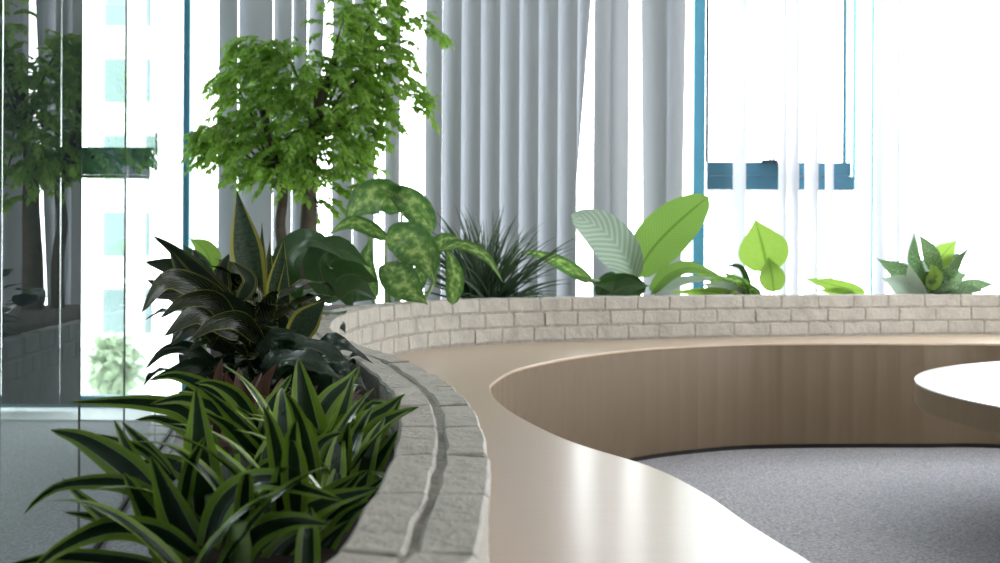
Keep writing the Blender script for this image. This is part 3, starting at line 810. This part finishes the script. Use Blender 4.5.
# ---- grassy plant
r = plant('grassy_plant', 487, 6.1, 'dark tuft of narrow grassy leaves fanning out against the grey blinds')
random.seed(8); gm = MB(); base = Vector((X(487, 6.35), 6.35, .60))
for k in range(210):
    az = random.uniform(0, 2*PI); rad = random.random() ** .7; el = PI/2 - rad * 1.0
    if random.random() < .25: el = random.uniform(.15, .6)
    ln = random.uniform(.40, .58) * (1.0 if el > .6 else .8)
    p = base + Vector((random.gauss(0, .035), random.gauss(0, .03), 0)); pts = [p.copy()]; e = el
    for i in range(5):
        p = p + Vector((math.cos(az)*math.cos(e)*1.0, math.sin(az)*math.cos(e)*.55, math.sin(e))) * ln / 5; pts.append(p.copy()); e -= .04 + .07 * i * (1 - el / PI * 1.4)
    vs, fs, uv = leaf_geo(pts, .013, 'lance', random.uniform(-.8, .8), .3, nl=7, nw=2)
    gm.add(vs, fs, uv)
o = gm.build('foliage', L['grass'], r, smooth=True); stalk(r, (base.x, base.y, .58), .06, .03, 'bark'); adopt(r)
# ---- bird of paradise
r = plant('bird_of_paradise_plant', 640, 6.85, 'plant with large paddle leaves, one bright lime and one silvery ribbed, before the blind')
leaf(r, L['paddle'], [(636,278),(650,252),(675,225),(709,196)], 6.85, 6.8, 50, 'paddle', roll=.15, fold=.1, label='bright lime green paddle leaf')
leaf(r, L['silver'], [(636,280),(622,252),(600,228),(571,214)], 6.85, 6.8, 44, 'paddle', roll=.25, fold=.25, label='silvery ribbed leaf')
leaf(r, L['dieff'], [(590,280),(562,263),(542,255),(521,251)], 6.8, 6.75, 17, 'lance', roll=.3)
leaf(r, L['mid'], [(645,292),(622,283),(592,284)], 6.8, 6.7, 26, 'ovate', roll=.4)
leaf(r, L['mid'], [(600,300),(625,287),(650,286)], 6.75, 6.7, 22, 'ovate', roll=.3)
leaf(r, L['paddle'], [(652,292),(668,275),(690,268),(720,276)], 6.8, 6.75, 20, 'lance', roll=.5)
leaf(r, L['silver'], [(655,294),(680,282),(716,278)], 6.8, 6.75, 14, 'lance', roll=.6)
leaf(r, L['mid'], [(596,295),(610,280),(632,278)], 6.9, 6.9, 16, 'ovate', roll=.3)
for pxs in ([(638,340),(638,300),(636,276)], [(642,340),(640,300),(636,280)], [(640,340),(615,292),(590,280),(572,271)], [(645,340),(650,300),(653,291)]): stem(r, pxs, 6.85, 6.82, .016 if pxs[-1][0] < 600 else .010, 'palestem', .012 if pxs[-1][0] < 600 else .006)
adopt(r)
# ---- bright philodendron
r = plant('bright_leaf_plant', 760, 6.95, 'plant with one upright translucent lime leaf below the blue sash rail')
BR = L['bright']
leaf(r, BR, [(768,272),(763,248),(755,218)], 6.95, 6.9, 50, 'ovate', roll=.1, fold=.1, label='upright translucent lime leaf')
leaf(r, BR, [(774,292),(772,275),(768,256)], 6.9, 6.88, 26, 'ovate', roll=.1)
leaf(r, L['paddle'], [(745,296),(720,280),(690,270)], 6.9, 6.85, 16, 'lance', roll=.5)
leaf(r, L['bright'], [(750,298),(730,285),(705,288)], 6.9, 6.85, 18, 'ovate', roll=.5)
leaf(r, L['paddle'], [(755,300),(745,284),(722,272)], 6.95, 6.9, 12, 'lance', roll=.4)
leaf(r, L['bright'], [(745,300),(712,292),(668,292)], 6.85, 6.8, 12, 'lance', roll=.4)
leaf(r, L['mid'], [(752,298),(742,268),(722,266)], 7.0, 7.0, 8, 'lance', roll=.4)
leaf(r, L['bright'], [(758,298),(742,288),(728,296)], 6.85, 6.8, 14, 'ovate', roll=.3)
for pxs_, w_, m_ in (([(742,298),(728,288),(700,284)], 14, 'silver'), ([(748,298),(738,282),(716,277)], 12, 'dieff'), ([(740,300),(722,293),(690,290)], 12, 'bright'), ([(760,298),(750,290),(738,286)], 14, 'dieff')): leaf(r, L[m_], pxs_, 6.83, 6.8, w_, 'ovate', roll=.35)
for pxs in ([(766,340),(770,300),(766,268)], [(768,340),(776,310),(774,290)], [(762,340),(752,305),(745,295)]): stem(r, pxs, 6.93, 6.93, .006, 'palestem', .004)
adopt(r)
r = plant('bright_leaf_plant', 835, 6.95, 'single flat lime leaf resting over the wall top right of the bright leaf plant')
leaf(r, BR, [(866,293),(838,286),(803,278)], 6.95, 6.95, 15, 'ovate', roll=.35, fold=.1)
leaf(r, BR, [(858,300),(845,292),(815,290)], 6.97, 6.97, 10, 'ovate', roll=.35, fold=.1)
stem(r, [(850,340),(864,310),(866,293)], 6.95, 6.95, .005, 'palestem'); adopt(r)
# ---- aglaonema
r = plant('aglaonema', 935, 7.0, 'compact plant with mottled grey green leaves before the white curtain at the right')
AG = L['aglao']
for pxs, w, ro, mm, pr in [
    ([(918,295),(905,275),(876,258)], 22, .3, AG, 'ovate'), ([(912,296),(900,284),(881,278)], 20, .2, L['silver'], 'ovate'),
    ([(925,285),(915,262),(914,232)], 14, .2, AG, 'ovate'), ([(938,275),(930,252),(918,233)], 17, .1, AG, 'ovate'),
    ([(934,270),(942,256),(957,240)], 22, .1, BR, 'ovate'), ([(940,280),(950,266),(966,252)], 22, .2, AG, 'ovate'),
    ([(930,290),(935,275),(930,263)], 16, .1, BR, 'ovate'), ([(950,296),(972,286),(996,284)], 16, .3, AG, 'ovate'),
    ([(935,296),(950,280),(968,274)], 26, .1, AG, 'ovate'), ([(940,298),(925,280),(912,276)], 26, .2, L['mid'], 'ovate'),
    ([(945,298),(960,290),(985,291)], 12, .3, AG, 'ovate'), ([(950,270),(962,256),(969,247)], 8, .1, AG, 'lance'),
    ([(930,300),(935,290),(948,284)], 18, .1, AG, 'ovate'), ([(925,298),(915,285),(908,262)], 16, .3, L['silver'], 'ovate'),
    ([(935,290),(928,270),(930,250)], 22, .3, L['silver'], 'ovate'), ([(930,300),(918,292),(900,292)], 16, .1, AG, 'ovate'),
]: leaf(r, mm, pxs, 7.0 + random.uniform(-.04, .04), 6.98 + random.uniform(-.06, .05), w, pr, roll=ro, fold=.15)
for k in range(16):
    b = Vector((X(935, 7.02), 7.02, .64)); rleaf(r, AG, b, random.uniform(0, 2*PI), random.uniform(.5, 1.3), .16, .06, 'ovate', droop=.4)
stem(r, [(933,340),(934,310),(934,285)], 7.0, 7.0, .012); adopt(r)

# ------------------------------------------------------------------ the tree
YT = 6.75
r = plant('small_leaved_tree', 298, YT, 'tree with two brown trunks and masses of small bright green leaflets before the blinds', 'tree')
t1 = MB(); t1.tube(crom([Q(283,330,YT), Q(284,262,YT), Q(280,225,YT), Q(283,190,YT), Q(272,150,YT), Q(262,110,YT)], 6), .036, .016, 12); t1.build('trunk', M['bark'], r, smooth=True)
t2 = MB(); t2.tube(crom([Q(306,330,YT), Q(307,262,YT), Q(309,215,YT), Q(310,160,YT), Q(318,110,YT), Q(335,60,YT)], 6), .058, .020, 12); trunk2 = t2.build('trunk', M['bark'], r, smooth=True)
blobs = [ # px centre, radii, depth offset, weight
    (262,58,30,20,0,8), (232,78,16,16,-.05,3), (288,55,20,20,.1,4), (300,90,34,34,0,12), (256,98,30,20,0,6), (222,140,18,16,-.1,5), (207,148,9,20,-.1,2.2), (245,140,34,26,0,10), (285,140,38,28,.1,12),
    (262,172,30,18,0,6), (300,172,32,22,.05,8), (345,14,28,22,0,6), (372,22,22,20,.1,4), (340,55,28,30,0,8), (366,72,24,30,0,7), (348,105,28,34,0,9), (372,112,16,30,0,5), (358,150,20,26,.05,4), (328,145,26,34,0,8),
    (394,48,12,12,0,2), (414,26,9,9,0,1.2), (425,36,4,10,0,.7), (404,92,10,10,0,1.6), (414,108,8,12,0,1.5), (400,78,8,8,0,.8), (388,8,12,12,0,1.4), (325,2,8,10,0,.8), (334,185,10,22,0,2), (346,200,12,12,.05,1.2), (308,200,8,8,0,.6),
    (315,90,50,55,.1,6)]
random.seed(2); fm = MB(); tw = MB()
def leaflet(mb, p, d, n, s):
    d = d.normalized(); sd = d.cross(n)
    if sd.length < .01: return
    sd.normalize(); nn = sd.cross(d)
    a = p; b = p + d*s*.42 + sd*s*.30 + nn*s*.06; c = p + d*s + nn*(-s*.12); e = p + d*s*.42 - sd*s*.30 + nn*s*.06; mi = p + d*s*.45 - nn*s*.02
    t1_ = p + d*s*.72 + sd*s*.17; t2_ = p + d*s*.72 - sd*s*.17
    mb.add([a,b,t1_,c,t2_,e,mi], [(0,1,6),(1,2,6),(2,3,6),(3,4,6),(4,5,6),(5,0,6)], [(.5,0),(1,.4),(.8,.7),(.5,1),(.2,.7),(0,.4),(.5,.45)])
total = sum(b[5] for b in blobs)
for (cx, cy, rx, ry, dz, wgt) in blobs:
    for k in range(int(wgt * 5.2)):
        while True:
            u, v, w_ = (random.uniform(-1, 1) for _ in range(3))
            if u*u + v*v + w_*w_ < 1: break
        Y = YT + dz * .5 + w_ * min(.42, rx * 1.1 * YT / F * 1.6)
        p = Q(cx + u * rx, cy + v * ry - 4, Y); c_ = Q(310, 110, YT)
        out = Vector((p.x - c_.x, (p.y - c_.y) * 1.0, 0)); out = out.normalized() if out.length > .01 else Vector((1, 0, 0))
        d = (out * random.uniform(.3, 1) + Vector((random.gauss(0, .5), random.gauss(0, .5), random.uniform(-.2, .4)))).normalized()
        if p.x < gp(p.y)[0] + .16 and random.random() < .5: continue
        n_ = random.randint(6, 10); step = .017; pts = [p.copy()]
        side = d.cross(Vector((0, 0, 1))); side = side.normalized() if side.length > .01 else Vector((1, 0, 0))
        for i in range(n_):
            s_ = random.uniform(.034, .052)
            for sg in (-1, 1):
                ld = (d * .6 + side * sg + Vector((0, 0, -.45)) + Vector((random.gauss(0,.25), random.gauss(0,.25), random.gauss(0,.2))))
                leaflet(fm, p + Vector((0,0,random.uniform(-.004,.004))), ld, Vector((random.gauss(0,.35), random.gauss(0,.35) - .25, 1)), s_)
            p = p + d * step; d = (d + Vector((0, 0, -.16))).normalized(); pts.append(p.copy())
        leaflet(fm, p, d, Vector((0, -.3, 1)), .04)
        tw.tube(pts[::3] + [pts[-1]], .0016, .001, 3, cap=False)
for (cx, cy, rx, ry, dz, wgt) in blobs:
    if wgt < 1.5: continue
    a = Q(272 if cx < 285 else 314, 175 if cx < 285 else 140, YT); b = Q(cx, cy, YT + dz * .5)
    mid = (a + b) / 2 + Vector((0, 0, .05)); tw.tube(crom([a, mid, b], 6), .009, .003, 5)
tw.build('branches', M['bark'], trunk2); fm.build('foliage', L['tree'], r); adopt(r)

# ------------------------------------------------------------------ outside
bd = empty('apartment_building', (-14.2, 50, -12)); m = MB(); m.box((-15.9, 50, -12), (-12.9, 62, 24)); m.build('wall', M['bwall'], bd)
for row in range(-3, 8):
    for (a, b) in ((104, 124), (146, 157)):
        zc = Q(110, 80, 50).z + row * 2.95
        m = MB(); m.box((X(a, 50), 49.93, zc - .85), (X(b, 50), 50.02, zc + .8)); m.build('window', M['bglass'], bd)
adopt(bd); tag(bd, 'pale building with stacked windows seen through the glass far left', 'building')
tr = empty('distant_tree', (X(116, 40), 40, -12)); m = MB(); m.tube([(X(116,40),40,-12), (X(116,40),40,-3)], .2, .1); m.build('trunk', M['bark'], tr)
m = MB(); random.seed(9)
for k in range(420):
    while True:
        u, v, w_ = (random.uniform(-1, 1) for _ in range(3))
        if u*u + v*v + w_*w_ < 1: break
    p = Vector((X(116, 40) + u * .75, 40 + v * .75, -2.9 + w_ * 1.0)); leaflet(m, p, Vector((random.gauss(0,1), random.gauss(0,1), random.gauss(0,1))), Vector((0,0,1)), .45)
m.build('foliage', leaf_mat('pale_distant_leaf', lambda n,u,v,d,uv: n.mix(n.noise(n.coord(), 2), (.38,.48,.32), (.55,.64,.46)), .7, .2), tr); adopt(tr); tag(tr, 'pale green tree outside at the foot of the distant building', 'tree')
m = MB(); m.box((-120, 9, -12.2), (120, 160, -12)); struct('ground', m, M['ground'])

# ------------------------------------------------------------------ light
wd = bpy.data.worlds.new('overcast_sky'); S.world = wd; wd.use_nodes = True
bg = wd.node_tree.nodes['Background']; bg.inputs[0].default_value = (.93, .97, 1.0, 1); bg.inputs[1].default_value = 9.5
def panel_light(x, y, sx, sy, power, col=(1, .93, .84)):
    r = empty('unseen_ceiling_light', (x, y, ZC)); m = MB(); m.box((x - sx/2 - .02, y - sy/2 - .02, ZC - .03), (x + sx/2 + .02, y + sy/2 + .02, ZC)); m.build('housing', M['sleeve'], r); adopt(r)
    tag(r, 'flat white ceiling light panel out of view, added to light the rooms', 'ceiling light', group='ceiling light panels')
    l = bpy.data.lights.new('unseen_ceiling_lamp', 'AREA'); l.shape = 'RECTANGLE'; l.size = sx; l.size_y = sy; l.energy = power; l.color = col
    o = bpy.data.objects.new('unseen_ceiling_lamp', l); COL.objects.link(o); o.location = (x, y, ZC - .035)
for x, y in ((2.4, 1.4), (2.4, 3.6), (4.2, 2.4)): panel_light(x, y, 1.2, .6, 12, (1, .84, .68))
for x, y in ((-3.6, 2.2), (-3.6, 4.8)): panel_light(x, y, 1.2, .6, 42, (.9, .97, 1))  # unseen panels added to brighten the neighbouring room's floor
for (x, y, z, rx, rz, sx, sy) in ((0, YW + .06, 1.5, PI/2, PI, 12, 2.8), (5.6, 3.6, 1.55, PI/2, PI/2, 7.2, 2.1)):
    l = bpy.data.lights.new('window_portal', 'AREA'); l.shape = 'RECTANGLE'; l.size = sx; l.size_y = sy; l.cycles.is_portal = True
    o = bpy.data.objects.new('window_portal', l); COL.objects.link(o); o.location = (x, y, z)
    d = Vector((0, -1, 0)) if x == 0 else Vector((-1, 0, 0)); o.rotation_euler = d.to_track_quat('-Z', 'Y').to_euler()
S.view_settings.view_transform = 'Standard'; S.view_settings.look = 'None'; S.view_settings.gamma = 1; S.view_settings.exposure = -.25
S.view_settings.use_curve_mapping = False
S.cycles.use_denoising = True
S.cycles.max_bounces = 10; S.cycles.transparent_max_bounces = 24; S.cycles.transmission_bounces = 8; S.cycles.diffuse_bounces = 5
S.cycles.caustics_reflective = False; S.cycles.caustics_refractive = False; S.cycles.sample_clamp_indirect = 6
